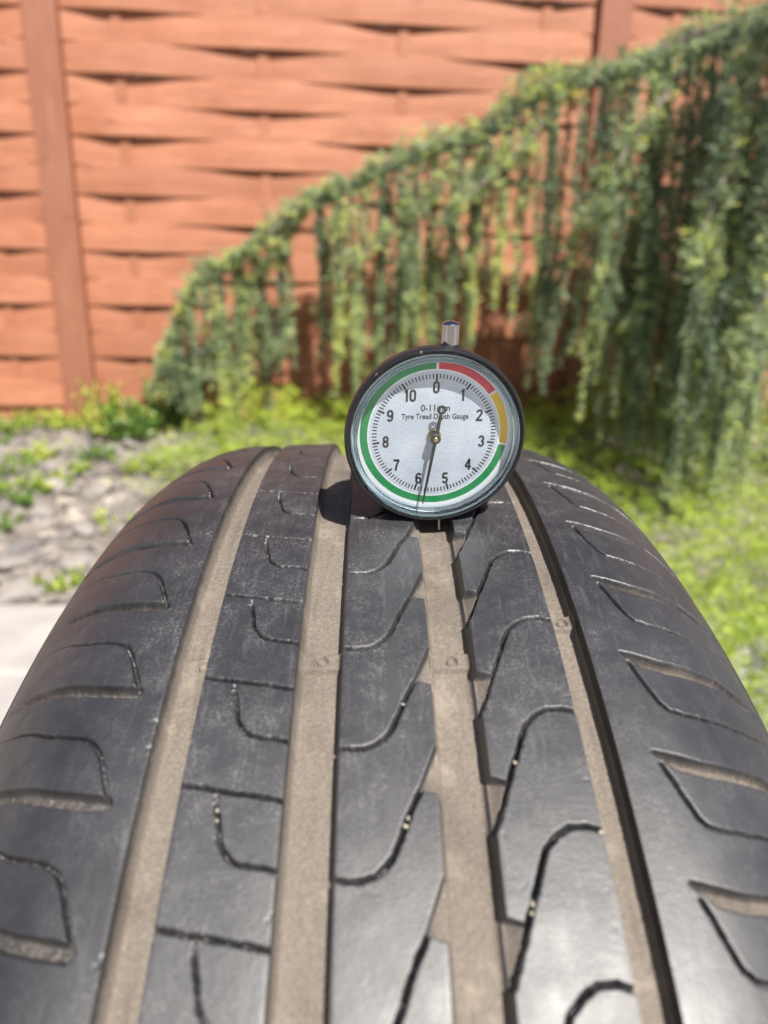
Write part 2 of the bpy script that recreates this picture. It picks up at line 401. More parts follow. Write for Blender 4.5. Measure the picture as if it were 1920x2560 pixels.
def tread_depth(u, s, pm):
    """depth below the tread surface in mm; u, s, pm broadcast 2-D arrays (pm = pitch in mm)"""
    jit = (vnoise(np.stack([u.ravel() * 1.1, (s * pm).ravel() * 1.1, 0 * u.ravel()], 1), 5, 2).reshape(u.shape) - .5)
    wobu = (vnoise(np.stack([u.ravel() * .5, (s * pm).ravel() * .5, 0 * u.ravel()], 1), 51, 2).reshape(u.shape) - .5) * .45
    wobv = (vnoise(np.stack([u.ravel() * .5, (s * pm).ravel() * .5, 0 * u.ravel()], 1), 52, 2).reshape(u.shape) - .5) * .5
    depth = np.zeros(u.shape); dirt = np.zeros(u.shape)
    for gi, (a, b) in enumerate(G):
        c0, c1 = np.searchsorted(u[0], a - .5), np.searchsorted(u[0], b + .5)
        uu = u[:, c0:c1]; ss = s[:, c0:c1]; pp = pm[:, c0:c1]
        wl = 2.2
        di = np.minimum((uu - a) / wl, (b - uu) / 2.0)
        t = np.clip(di, 0, 1); floor = DG + 0 * uu
        # tread wear indicator bars with their small ring marks
        sc_ = 3.74 if gi < 3 else 3.26
        yb = (ss - sc_) * pp
        bar = sstep((3.2 - np.abs(yb)) / 1.2) * (.6 if gi == 0 else 1.7)
        uc_ = (a + b) / 2 + (1.5 if gi == 0 else 0); rr = np.sqrt((uu - uc_) ** 2 + yb ** 2)
        ring = np.exp(-((rr - 1.3) / .30) ** 2) * 1.5
        floor = floor - bar + ring + (jit[:, c0:c1]) * .35
        depth[:, c0:c1] = np.maximum(depth[:, c0:c1], floor * (1 - (1 - t) ** 3.2) * (di > 0))
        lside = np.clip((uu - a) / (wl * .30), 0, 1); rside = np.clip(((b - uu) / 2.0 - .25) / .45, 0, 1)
        wall_shade = ((di > .02) & (di < .8)) * 1.0
        dirt[:, c0:c1] = np.where(di > 0, np.where(lside * rside > .05, lside * rside, -wall_shade), dirt[:, c0:c1])  # negative values mark bare walls that get the painted shade
    sf = s - np.floor(s)
    for key, (poly, hw, dp) in SIPES.items():
        us = [p[0] for p in poly]; c0, c1 = np.searchsorted(u[0], min(us) - 2.5), np.searchsorted(u[0], max(us) + 2.5)
        if c1 <= c0: continue
        uu, pp = u[:, c0:c1], pm[:, c0:c1]; base = np.floor(min(p[1] for p in poly)); hi = max(p[1] for p in poly)
        best = np.full(uu.shape, 1e9)
        for sh in range(int(base) - 1, int(np.floor(hi)) + 2):
            best = np.minimum(best, seg_dist(uu + wobu[:, c0:c1] * (hw < 1), (sf[:, c0:c1] + sh) * pp + wobv[:, c0:c1] * (hw < 1), poly, pp))
        best = best + jit[:, c0:c1] * (.30 if hw < 1 else .25)
        if key == 'sr': best = best + hw * .92 * np.clip(1 - (uu - 57.4) / 5.0, 0, 1)
        lip = .25 if hw < 1 else .45
        fade = np.clip((96.0 - np.abs(uu)) / 9, 0, 1)
        dd = dp * fade * sstep((hw + lip - best) / (2 * lip))
        if hw < 1:   # plugs of grit and half closed spots break the slit up
            br = vnoise(np.stack([uu.ravel() * .55, (s[:, c0:c1] * pp).ravel() * .55, 0 * uu.ravel()], 1), 11, 2).reshape(uu.shape)
            dd = dd * (.6 + .4 * sstep((br - .34) / .2))
            dirt[:, c0:c1] = np.maximum(dirt[:, c0:c1], .26 * sstep(dd / dp * 1.2) * (.5 + br))
        else:
            dd = dd * (1 - .25 * jit[:, c0:c1])
            dirt[:, c0:c1] = np.maximum(dirt[:, c0:c1], (.38 if key == 'sl' else .6) * fade * sstep((hw + lip - best) / (1.6 * lip)))
        depth[:, c0:c1] = np.maximum(depth[:, c0:c1], dd)
    # slanted notches where the centre sipes open into the third groove
    for tri, ucut, lo, hi_ in (([(7.0, .06), (11.6, .105), (11.6, -.36)], 0, 7.0, 11.2), ([(21.4, .955), (25.7, 1.005), (21.5, 1.43)], 1, 25.6, 21.6)):
        us = [p[0] for p in tri]; c0, c1 = np.searchsorted(u[0], min(us) - 1), np.searchsorted(u[0], max(us) + 1)
        uu, pp = u[:, c0:c1], pm[:, c0:c1]
        best = np.full(uu.shape, -1e9)
        for sh in (-2, -1, 0, 1, 2):
            best = np.maximum(best, tri_inside(uu, (sf[:, c0:c1] + sh) * pp, tri, pp))
        ramp = np.clip((uu - lo) / (hi_ - lo), 0, 1)
        dd = sstep((best + .12) / .45) * (1.5 + 2.6 * ramp)
        dirt[:, c0:c1] = np.maximum(dirt[:, c0:c1], sstep((best + .05) / .5) * (.45 + .35 * ramp))
        depth[:, c0:c1] = np.maximum(depth[:, c0:c1], dd)
    # worn, slightly rolled rib edges and gentle unevenness
    und = vnoise(np.stack([u.ravel() * .12, (s * pm).ravel() * .12, 0 * u.ravel()], 1), 21, 2).reshape(u.shape) - .5
    chip = vnoise(np.stack([u.ravel() * .5, (s * pm).ravel() * .5, 0 * u.ravel()], 1), 41, 2).reshape(u.shape); chip = sstep((chip - .70) / .12) * .6
    for a, b in G:
        depth += chip * .9 * np.exp(-np.clip(a - u, 0, 50) / .6) * (u <= a) + chip * .9 * np.exp(-np.clip(u - b, 0, 50) / .6) * (u >= b)
        depth += .05 * np.exp(-np.clip(a - u, 0, 50) / .35) * (u <= a) + .05 * np.exp(-np.clip(u - b, 0, 50) / .35) * (u >= b)
    return depth + und * .25 + jit * .03, dirt

def world_pts(u, th, r):
    P = np.stack([u + U0, -r * np.sin(th), r * np.cos(th)], -1) / 1000
    return P @ TM.T + AXLE

# columns: even spacing plus extra lines on the groove walls
ucol = [np.arange(-97, 97.01, .30)]
for a, b in G: ucol += [np.array([a, a + .12, a + .3, b, b - .12, b - .3])]
ucol = np.unique(np.round(np.concatenate(ucol), 3))
keep = np.concatenate([[True], np.diff(ucol) > .06]); ucol = ucol[keep]
th_f = np.concatenate([np.arange(-31.95, -17, .16), np.arange(-17, 35.5, .047), np.arange(35.5, 44.0, .16), [44.04]])
Ug, Tg = np.meshgrid(ucol, th_f)
Sg = np.interp(Tg, TH, KK); PMg = np.interp(Tg, (TH[:-1] + TH[1:]) / 2, np.diff(TH)) * math.pi / 180 * 316
D, DIRT = tread_depth(Ug, Sg, PMg)
V = world_pts(Ug, np.radians(Tg), prof(Ug) - D).reshape(-1, 3)
nr, nc = Ug.shape
qi = (np.arange(nr - 1)[:, None] * nc + np.arange(nc - 1)[None])
F4 = np.stack([qi, qi + nc, qi + nc + 1, qi + 1], -1).reshape(-1, 4)
uc_ = ((Ug[:-1, :-1] + Ug[1:, 1:]) / 2).ravel(); scn = ((Sg[:-1, :-1] + Sg[1:, 1:]) / 2).ravel()
stripe = (np.clip((Ug - .7 + .25 * np.sin(Sg * 5)) / .12, 0, 1) * np.clip((3.45 + .25 * np.sin(Sg * 5) - Ug) / .12, 0, 1)).ravel()
edge = sstep((np.abs(Ug) - 50) / 14).ravel(); brown_reflection = sstep((-Ug - 66) / 28).ravel()
# part id of every face
def bline(poly, u): return np.interp(u, [p[0] for p in poly], [p[1] for p in poly])
r3b = SIPES['r3'][0] + [(11.0, .10)]; r4b = SIPES['r4'][0][::-1]
names = np.empty(len(uc_), dtype=object); part = np.full(len(uc_), -1)
reg = np.digitize(uc_, [x for g in G for x in g])   # 0 shoulder,1 G,2 rib,3 G,4 rib,5 G,6 rib,7 G,8 shoulder
tyre = empty('tyre', (0, 0, 0)); tag(tyre, 'black worn car tyre standing upright with dusty brown grooves', 'tyre')
def emit(name, mask, label=None):
    f = F4[mask]; ids, inv = np.unique(f, return_inverse=True)
    me = mesh_np(name, V[ids], inv.reshape(-1, 4), True, {'dirt': DIRT.ravel()[ids], 'stripe': stripe[ids], 'edge': edge[ids], 'brown_reflection': brown_reflection[ids]})
    o = link(name, me, M_RUB, tyre)
    if label: o['label'] = label
    return o
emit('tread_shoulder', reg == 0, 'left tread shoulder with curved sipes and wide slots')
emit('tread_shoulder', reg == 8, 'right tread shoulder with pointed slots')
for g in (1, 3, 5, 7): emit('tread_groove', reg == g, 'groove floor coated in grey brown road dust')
for rg, poly in ((2, SIPES['r2line'][0]), (4, r3b), (6, r4b)):
    kk = np.floor(scn - bline(poly, uc_)).astype(int); m = reg == rg
    for k in range(kk[m].min(), kk[m].max() + 1):
        mk = m & (kk == k)
        if mk.any(): emit('tread_block', mk)
# the rest of the tread, round the underside
ucc = np.unique(np.concatenate([np.arange(-97, 97.01, 2.0), [x + d for g in G for x, d in ((g[0], 0), (g[0], .6), (g[1], 0), (g[1], -.6))], [97.]]))
thc = np.linspace(44.04, 328.05, 620)
Uc, Tc = np.meshgrid(ucc, thc); Sc = np.interp(Tc, [44.04, 328.05], [9, 64]); PMc = np.full(Uc.shape, 28.)
Dc = np.zeros(Uc.shape)
for a, b in G:
    di = np.clip(np.minimum(Uc - a, b - Uc) / 1.3, 0, 1); Dc = np.maximum(Dc, DG * (1 - (1 - di) ** 2.6))
fr = Sc - np.floor(Sc); slotc = (np.abs(Uc) > 57) & (np.abs(fr - .1) < .06); Dc = np.maximum(Dc, slotc * 3. * np.clip((96 - np.abs(Uc)) / 9, 0, 1))
Vc = world_pts(Uc, np.radians(Tc), prof(Uc) - Dc).reshape(-1, 3)
qi = (np.arange(len(thc) - 1)[:, None] * len(ucc) + np.arange(len(ucc) - 1)[None])
Fc = np.stack([qi, qi + len(ucc), qi + len(ucc) + 1, qi + 1], -1).reshape(-1, 4)
link('tread_underside', mesh_np('tread_underside', Vc, Fc, True, {'dirt': np.clip(Dc.ravel() / 5, 0, 1), 'stripe': 0 * Dc.ravel(), 'edge': sstep((np.abs(Uc) - 50) / 14).ravel(), 'brown_reflection': sstep((-Uc - 66) / 28).ravel()}), M_RUB, tyre)
# sidewalls, beads and inner liner
def lathe_tyre(name, pts):
    th = np.linspace(0, 2 * math.pi, 241)[:-1]; n = len(pts); pu = np.array([p[0] for p in pts]); pr = np.array([p[1] for p in pts])
    Vv = np.stack([world_pts(pu, np.full(n, t), pr) for t in th]).reshape(-1, 3); f = []
    m = len(th)
    a = np.arange(m)[:, None] * n + np.arange(n - 1)[None]; b_ = ((np.arange(m) + 1) % m)[:, None] * n + np.arange(n - 1)[None]
    Ff = np.stack([a, a + 1, b_ + 1, b_], -1).reshape(-1, 4)
    z = np.zeros(len(Vv)); link(name, mesh_np(name, Vv, Ff, True, {'dirt': z, 'stripe': z, 'edge': z + 1, 'brown_reflection': z + (pts[0][0] < 0)}), M_RUB, tyre)
for sg in (-1, 1):
    body = [(97.0, prof(np.array([97.0]))[0]), (99, 289.9), (100.2, 287.6), (101.4, 286.9), (104, 279.5), (107, 269.5), (108.2, 266.5), (108.6, 262.5), (109.5, 256), (110.5, 245), (110.9, 243), (110.6, 240.5), (110, 236), (107, 222), (105.2, 217.5), (104.6, 213.5), (102.5, 210), (98, 204), (94, 202), (89, 203.5)]
    lathe_tyre('sidewall', [(sg * u, r) for u, r in body])
lathe_tyre('inner_liner', [(-89, 203.5), (-93, 214), (-99, 236), (-98, 262), (-90, 284), (-70, 298), (0, 303), (70, 298), (90, 284), (98, 262), (99, 236), (93, 214), (89, 203.5)])

# ------------------------------------------------------------------ tread depth gauge
gc = np.array([14.716868, -47.167949, 339.440248]); ga = np.array([.99776015, .0661406, -.01000488]); gb = np.array([.01779765, -.11830502, .99281779]); gn = np.array([.06448194, -.99077209, -.11921718])
RT = 18.36; HB = 27.0     # radius of the scale ticks, height of the dial centre above the foot
gw = TM @ gc / 1000 + AXLE; wa, wb, wn = TM @ ga, TM @ gb, TM @ gn
gbase = gw - wb * HB / 1000
gauge = empty('tread_depth_gauge', (0, 0, 0))
gauge.matrix_world = Matrix([[wa[i], -wn[i], wb[i], gbase[i]] for i in range(3)] + [[0, 0, 0, 1]])
tag(gauge, 'round black dial tread depth gauge standing on top of the tyre', 'gauge')
def L3(a, n, b): return (a / 1000, -n / 1000, (b + HB) / 1000)    # dial coordinates in mm: right, towards viewer, up
def g_lathe(name, pts, mat, parent=gauge, seg=128, smooth=True, closed=False):
    th = np.linspace(0, 2 * math.pi, seg + 1)[:-1]; n = len(pts)
    v = np.array([[L3(r * math.sin(t), h, r * math.cos(t)) for r, h in pts] for t in th]).reshape(-1, 3)
    k = n if closed else n - 1
    a = np.arange(seg)[:, None] * n + np.arange(k)[None]; a2 = np.arange(seg)[:, None] * n + (np.arange(k)[None] + 1) % n
    nxt = lambda q: (q + n) % (seg * n)
    f = np.stack([a, nxt(a), nxt(a2), a2], -1).reshape(-1, 4)
    me = mesh_np(name, v, f, smooth)
    bm = bmesh.new(); bm.from_mesh(me); bmesh.ops.remove_doubles(bm, verts=bm.verts, dist=1e-7)
    bmesh.ops.recalc_face_normals(bm, faces=bm.faces)
    for e in bm.edges:
        if len(e.link_faces) == 2 and e.calc_face_angle(0) > R(32): e.smooth = False
    bm.to_mesh(me); bm.free(); return link(name, me, mat, parent)
case = g_lathe('case', [(0, -20.5), (17.6, -20.5), (19.4, -19.6), (22.0, -14), (24.4, -8), (25.7, -4), (26.35, -.5), (26.5, 1.2), (26.5, 2.6), (26.3, 3.6), (25.9, 4.2), (25.5, 4.1), (25.3, 3.7), (24.75, 3.3), (24.7, -.8), (0, -.8)], M_BLK)
# clear crystal: flat window, turned rim and chamfer
lens = g_lathe('lens', [(0, 5.3), (23.4, 5.3)], M_LENS, smooth=False)
g_lathe('lens_rim', [(23.4, 5.3), (24.0, 5.15), (24.5, 4.6), (24.62, 3.6), (24.62, .35), (23.6, .35), (23.35, 1.2), (23.3, 3.6), (23.0, 4.35), (22.7, 4.5)], M_GLASS, gauge, closed=True)
dial = g_lathe('dial', [(0, 0), (24.65, 0)], M_DIAL, smooth=False)
def ang_xy(val, r):
    t = 2 * math.pi * val / 11; return r * math.sin(t), r * math.cos(t)
def sector(name, v0, v1, r0, r1, mat, h=.05):
    n = max(8, int((v1 - v0) * 16)); vs, f = [], []
    for i in range(n + 1):
        q = v0 + (v1 - v0) * i / n
        for r in (r0, r1): x, z = ang_xy(q, r); vs.append(L3(x, h, z))
    for i in range(n): f.append((2 * i, 2 * i + 1, 2 * i + 3, 2 * i + 2))
    return link(name, mesh_np(name, np.array(vs), np.array(f), False), mat, dial)
sector('white_border', 0, 11, RT * 1.052, RT * 1.262, M_WHITE, .03)
sector('red_zone', .035, 1.575, RT * 1.075, RT * 1.195, M_RED)
sector('yellow_zone', 1.63, 2.975, RT * 1.075, RT * 1.195, M_YEL)
sector('green_zone', 3.025, 10.975, RT * 1.075, RT * 1.195, M_GRN)
tv, tf = [], []
for i in range(110):
    val = i / 10; major = i % 10 == 0
    r0, r1, hw = RT * (.885 if major else (.925 if i % 5 else .925)), RT, (.30 if major else .17)
    t = 2 * math.pi * val / 11; dx, dz = math.sin(t), math.cos(t)
    k = len(tv)
    for r, s_ in ((r0, -1), (r0, 1), (r1, 1), (r1, -1)):
        tv.append(L3(r * dx + s_ * hw * dz, .06, r * dz - s_ * hw * dx))
    tf.append((k, k + 1, k + 2, k + 3))
link('scale_marks', mesh_np('scale_marks', np.array(tv), np.array(tf), False), M_INK, dial)
def text(name, s, x, z, h, bold=0., xs=1., rot=0., spacing=1.):
    cu = bpy.data.curves.new('t', 'FONT'); cu.body = s; cu.align_x = 'CENTER'; cu.align_y = 'CENTER'; cu.size = 1.; cu.offset = bold; cu.space_character = spacing
    to = bpy.data.objects.new('t', cu); C.objects.link(to)
    dg = bpy.context.evaluated_depsgraph_get(); me = bpy.data.meshes.new_from_object(to.evaluated_get(dg))
    bpy.data.objects.remove(to); bpy.data.curves.remove(cu)
    v = np.empty(len(me.vertices) * 3, np.float32); me.vertices.foreach_get('co', v); v = v.reshape(-1, 3)
    k = h / .72
    px, pz = v[:, 0] * k * xs, (v[:, 1] - (v[:, 1].max() + v[:, 1].min()) / 2) * k; px = px - (px.max() + px.min()) / 2
    c_, s_ = math.cos(rot), math.sin(rot)
    out = np.array([L3(x + a * c_ - b_ * s_, .07, z + a * s_ + b_ * c_) for a, b_ in zip(px, pz)], np.float32)
    me.vertices.foreach_set('co', out.ravel()); me.name = name; me.materials.clear(); me.update()
    return link(name, me, M_INK, dial)
def arc(cx, cz, rx, rz, a0, a1, n=14):
    return [(cx + rx * math.sin(R(a)), cz + rz * math.cos(R(a))) for a in np.linspace(a0, a1, n)]
A_ = .20
DIGIT = {   # centre lines of heavy condensed figures, width about 0.56, height 1 (stroke 0.165)
 '0': [arc(0, .20, A_, .2175, -90, 90) + arc(0, -.20, A_, .2175, 90, 270) + [(-A_, .20)]],
 '1': [[(.05, .5), (.05, -.5)], [(-.14, .27), (-.02, .33), (.05, .45)]],
 '2': [arc(0, .2175, A_, .20, -85, 110) + [(.10, .0), (-.17, -.36), (-.2, -.44)], [(-.28, -.4175), (.28, -.4175)]],
 '3': [arc(0, .21, A_ - .01, .2075, -80, 180), arc(0, -.2, A_, .2175, 0, 255)],
 '4': [[(.09, .5), (.09, -.5)], [(.07, .44), (-.24, -.16)], [(-.27, -.20), (.29, -.20)]],
 '5': [[(.24, .4175), (-.15, .4175)], [(-.155, .46), (-.19, -.02)], arc(0, -.185, A_, .235, -55, 250)],
 '6': [arc(0, -.18, A_, .2375, 0, 360, 26), arc(.02, .13, .22, .2875, 55, -90) + [(-A_, -.2)]],
 '7': [[(-.27, .4175), (.27, .4175)], [(.21, .40), (.05, .05), (-.06, -.5)]],
 '8': [arc(0, .2225, A_ - .02, .195, 0, 360, 26), arc(0, -.2, A_, .2175, 0, 360, 26)],
 '9': [arc(0, .18, A_, .2375, 0, 360, 26), arc(-.02, -.13, .22, .2875, 235, 90) + [(A_, .2)]],
}
def numeral(sv, x, z, h, xs):
    vs, f = [], []; hw = .092
    adv = .60
    for ci, ch in enumerate(sv):
        ox = (ci - (len(sv) - 1) / 2) * adv + (.04 if ch == '1' and len(sv) > 1 else 0)
        for st in DIGIT[ch]:
            P = np.array(st); t = np.gradient(P, axis=0); t /= np.linalg.norm(t, axis=1, keepdims=True) + 1e-9; nn = np.stack([-t[:, 1], t[:, 0]], 1)
            k = len(vs)
            for p, q in zip(P, nn):
                for sg in (-1, 1): a = p + q * hw * sg; vs.append(L3(x + (a[0] + ox) * h * xs, .07, z + a[1] * h))
            for i in range(len(P) - 1): f.append((k + 2 * i, k + 2 * i + 1, k + 2 * i + 3, k + 2 * i + 2))
    return link('numeral', mesh_np('numeral', np.array(vs), np.array(f), False), M_INK, dial)
for v in range(11):
    x, z = ang_xy(v, RT * (.785 if v != 10 else .775)); numeral(str(v), x, z, 3.6, .92)
text('range_print', '0-11mm', .05, 8.9 * .93, 2.0, .012, .93)
text('title_print', 'Tyre Tread Depth Gauge', .05, 5.9 * .93, 1.62, .016, .855)
# needle, pointing between 5 and 6
NA = R(188.2)
def needle_pt(r, s, h):    # r along the tip direction, s sideways
    dx, dz = math.sin(NA), math.cos(NA); return L3(r * dx + s * dz, h, r * dz - s * dx)
nv = []; prof_n = [(-8.3, .2), (-7.2, .42), (-1.8, .62), (0, .75), (1.6, .5), (12, .38), (18.5, .24), (20.9, .16)]
for h in (3.5, 3.85):
    for r, wd in prof_n: nv += [needle_pt(r, -wd, h), needle_pt(r, wd, h)]
n = len(prof_n); nf = []
for L in (0, 1):
    for i in range(n - 1):
        a = L * 2 * n + 2 * i; q = (a, a + 1, a + 3, a + 2); nf.append(q if L else q[::-1])
for i in range(n - 1):
    for s_ in (0, 1):
        a = 2 * i + s_; b_ = a + 2; nf.append((a, b_, b_ + 2 * n, a + 2 * n))
needle = link('needle', mesh_np('needle', np.array(nv), np.array(nf), False), M_NEEDLE, gauge)
def disc_ring(name, cx, cz, r0, r1, h0, h1, mat, parent, seg=40):
    pts = [(r0, h0), (r1, h0), (r1, h1), (r0, h1)] if r0 > 0 else [(0, h0), (r1, h0), (r1, h1 - .15), (r1 - .15, h1), (0, h1)]
    th = np.linspace(0, 2 * math.pi, seg + 1)[:-1]; m = len(pts)
    v = np.array([[L3(cx + r * math.sin(t), h, cz + r * math.cos(t)) for r, h in pts] for t in th]).reshape(-1, 3)
    k = m if r0 > 0 else m - 1; f = []
    for i in range(seg):
        for j in range(k):
            a = i * m + j; b_ = i * m + (j + 1) % m; c2 = ((i + 1) % seg) * m + j; d2 = ((i + 1) % seg) * m + (j + 1) % m; f.append((a, c2, d2, b_))
    return link(name, mesh_np(name, v, np.array(f), False), mat, parent)
dx, dz = math.sin(NA), math.cos(NA)
disc_ring('counterweight', -8.9 * dx, -8.9 * dz, .62, 1.35, 3.5, 3.85, M_NEEDLE, needle)
disc_ring('bush', 0, 0, 0, 2.0, 0, 1.0, M_BRASS, gauge); disc_ring('hub', 0, 0, 0, 1.5, 1.0, 4.1, M_NEEDLE, needle)
disc_ring('hub_pin', 0, 0, 0, .75, 4.1, 4.5, M_BRASS, needle)
# plunger: chrome cap above the case, thin probe below, flat foot resting on the ribs
def v_lathe(name, cx, cn, pts, mat, seg=40):
    th = np.linspace(0, 2 * math.pi, seg + 1)[:-1]; m = len(pts)
    v = np.array([[L3(cx + r * math.sin(t), cn + r * math.cos(t), z) for r, z in pts] for t in th]).reshape(-1, 3); f = []
    for i in range(seg):
        for j in range(m - 1):
            a = i * m + j; c2 = ((i + 1) % seg) * m + j; f.append((a, c2, c2 + 1, a + 1))
    me = mesh_np(name, v, np.array(f), True)
    bm = bmesh.new(); bm.from_mesh(me); bmesh.ops.remove_doubles(bm, verts=bm.verts, dist=1e-7); bmesh.ops.recalc_face_normals(bm, faces=bm.faces)
    for e in bm.edges:
        if len(e.link_faces) == 2 and e.calc_face_angle(0) > R(22): e.smooth = False
    bm.to_mesh(me); bm.free(); return link(name, me, mat, gauge)
PXX, PNN = 3.4, -1.6
v_lathe('plunger_collar', PXX, PNN, [(0, 25.2), (3.1, 25.2), (3.1, 26.3), (2.75, 26.5), (0, 26.5)], M_BLK)
v_lathe('plunger_cap', PXX, PNN, [(0, 25.5), (2.55, 25.5), (2.55, 32.0), (2.4, 32.25), (0, 33.1)], M_CHR)
v_lathe('probe', PXX, -1.6, [(0, -22), (.75, -22), (.75, -32.4), (.2, -33.2), (0, -33.2)], M_CHR)
ft = box_bm(-.0165 + .002, .0165 + .002, .0045, .0135, -.0006, .0045, .0008, 2)
link('foot', bm_mesh('foot', ft), M_BLK, gauge)

# ------------------------------------------------------------------ grit caught in the tread
peb_bm = bmesh.new(); bmesh.ops.create_icosphere(peb_bm, subdivisions=2, radius=1)
for v in peb_bm.verts: v.co *= 1 + .22 * math.sin(3 * v.co.x + 2 * v.co.y) + .12 * math.sin(5 * v.co.z)
peb_me = bm_mesh('pebble', peb_bm, True)
M_PEB = simple('pale_grit', (.34, .29, .235), .9)
def tread_point(u, s, lift):
    th = math.radians(np.interp(s, KK, TH)); r = prof(np.array([u]))[0] + lift
    return world_pts(np.array([u]), np.array([th]), np.array([r]))[0]
for u, s, sz, lab in ((-33.6, 5.20, .55, 'pale grit grain in the short sipe of the left centre rib'), (-33.4, 5.28, .40, 'smaller pale grit grain in the short sipe of the left centre rib'),
                      (4.6, 5.28, .55, 'pale grit grain in the near slanted sipe of the middle rib'), (4.2, 5.34, .6, 'larger pale grit grain in the near slanted sipe of the middle rib'), (4.4, 4.30, .42, 'pale grit grain in the next slanted sipe of the middle rib'),
                      (27.6, 4.84, .45, 'pale grit grain in the slanted sipe of the right centre rib'), (27.0, 5.87, .62, 'pale grit grain in the nearest sipe of the right centre rib'), (26.6, 5.93, .5, 'small pale grit grain in the nearest sipe of the right centre rib'),
                      (42.4, 5.39, .5, 'pale grit grain where the right rib sipe meets the last groove'), (16.5, 5.15, .0, '')):
    if sz == 0: continue
    p = link('grit_grain', peb_me, M_PEB); p.location = tread_point(u, s, -.55); p.scale = (sz * .0008, sz * .0012, sz * .0007); p.rotation_euler = (random.random() * 3, random.random() * 3, random.random() * 3)
    tag(p, lab, 'grit', 'grit caught in the tread')

# ------------------------------------------------------------------ foliage helpers
def at(px, py, y):
    d = CF + CR * (px - 960) / 1779 - CU * (py - 1280) / 1779
    return CAM + d * ((y - CAM[1]) / d[1])
def blades(base, dirs, length, width, tint, r):
    """each blade two crossed-free triangles (a kite) of given length and width"""
    n = len(base); dirs = dirs / np.linalg.norm(dirs, axis=1, keepdims=True)
    side = np.cross(dirs, r.normal(size=(n, 3))); side /= np.linalg.norm(side, axis=1, keepdims=True) + 1e-9
    length = np.broadcast_to(length, n)[:, None]; width = np.broadcast_to(width, n)[:, None]
    mid_ = base + dirs * length * .45
    v = np.stack([base, mid_ - side * width, base + dirs * length, mid_ + side * width], 1).reshape(-1, 3)
    return v, (np.arange(n)[:, None] * 4 + np.arange(4)[None]), np.repeat(np.broadcast_to(tint, n), 4)
def tube(path, rad, seg=7):
    path = np.asarray(path, float); n = len(path); rad = np.broadcast_to(rad, n)
    t = np.gradient(path, axis=0); t /= np.linalg.norm(t, axis=1, keepdims=True) + 1e-12
    ref = np.array([.3, .2, .93]) if abs(t[:, 2]).mean() < .7 else np.array([1., .1, 0])
    a = np.cross(t, ref); a /= np.linalg.norm(a, axis=1, keepdims=True); b_ = np.cross(t, a)
    ph = np.linspace(0, 2 * math.pi, seg + 1)[:-1]
    v = path[:, None] + rad[:, None, None] * (np.cos(ph)[None, :, None] * a[:, None] + np.sin(ph)[None, :, None] * b_[:, None])
    i = np.arange(n - 1)[:, None] * seg; j = np.arange(seg)[None]; j2 = (j + 1) % seg
    return v.reshape(-1, 3), np.stack([i + j, i + j2, i + seg + j2, i + seg + j], -1).reshape(-1, 4)
def smooth_path(pts, n):
    pts = np.asarray(pts, float); t = np.linspace(0, 1, len(pts)); q = np.linspace(0, 1, n)
    return np.stack([catmull(q, t, pts[:, k]) for k in range(pts.shape[1])], 1)

# ------------------------------------------------------------------ weeping cedar
def shoot_mesh(seed, length, tipyellow):
    r = np.random.default_rng(seed); n = 40
    t = np.linspace(0, 1, n); drift = np.cumsum(r.normal(0, .0022, (n, 2)), 0)
    arch = 1 - np.exp(-t * length / .05); out = r.uniform(.02, .05)
    path = np.stack([drift[:, 0] + out * arch, drift[:, 1] + .03 * (r.random() - .5) * t, .022 * np.exp(-((t * length - .03) / .025) ** 2) - t * length], 1)
    V_, F_, T_ = [], [], []; off = 0
    cl = int(length / .0115)
    for c in range(cl):
        q = (c + r.random()) / cl; p = np.array([np.interp(q, t, path[:, k]) for k in range(3)]); k = int(r.integers(13, 19))
        az = r.random(k) * 2 * math.pi; el = r.normal(-.15, .5, k)
        d = np.stack([np.cos(az) * np.cos(el), np.sin(az) * np.cos(el), np.sin(el)], 1)
        L = r.uniform(.013, .025, k) * (1 - .3 * q)
        ti = np.clip(r.normal(.42, .15) + .10 * r.normal(size=k) + (tipyellow * max(0, q - .35)), 0, 1.2)
        v, f, a = blades(np.repeat(p[None], k, 0), d, L, .0017, ti, r); V_.append(v); F_.append(f + off); T_.append(a); off += len(v)
    # side twigs
    for s_ in range(int(length / .06)):
        q = r.uniform(.05, .85); p = np.array([np.interp(q, t, path[:, k]) for k in range(3)]); az = r.random() * 6.28; tl = r.uniform(.03, .07)
        tw = np.array([math.cos(az) * .8, math.sin(az) * .8, -.7])
        for c in range(int(tl / .011)):
            pp = p + tw * c * .011 + np.array([0, 0, -.6 * (c * .011) ** 2 / .1]); k = 10; az2 = r.random(k) * 6.28; el = r.normal(-.1, .5, k)
            d = np.stack([np.cos(az2) * np.cos(el), np.sin(az2) * np.cos(el), np.sin(el)], 1)
            v, f, a = blades(np.repeat(pp[None], k, 0), d, r.uniform(.014, .026, k), .0016, np.clip(r.normal(.5, .16, k) + tipyellow * .35, 0, 1.2), r); V_.append(v); F_.append(f + off); T_.append(a); off += len(v)
    v, f = tube(path, np.linspace(.0028, .001, n), 5); V_.append(v); F_.append(f + off); T_.append(np.full(len(v), 0.))
    return mesh_np('hanging_shoot', np.concatenate(V_), np.concatenate(F_), False, {'tint': np.concatenate(T_)})
shoots = {}
for i, L in enumerate((.18, .18, .28, .28, .28, .40, .40, .40, .55, .55, .70, .70)):
    shoots.setdefault(L, []).append(shoot_mesh(100 + i, L, (0, .6, 0, .3, .9)[i % 5]))
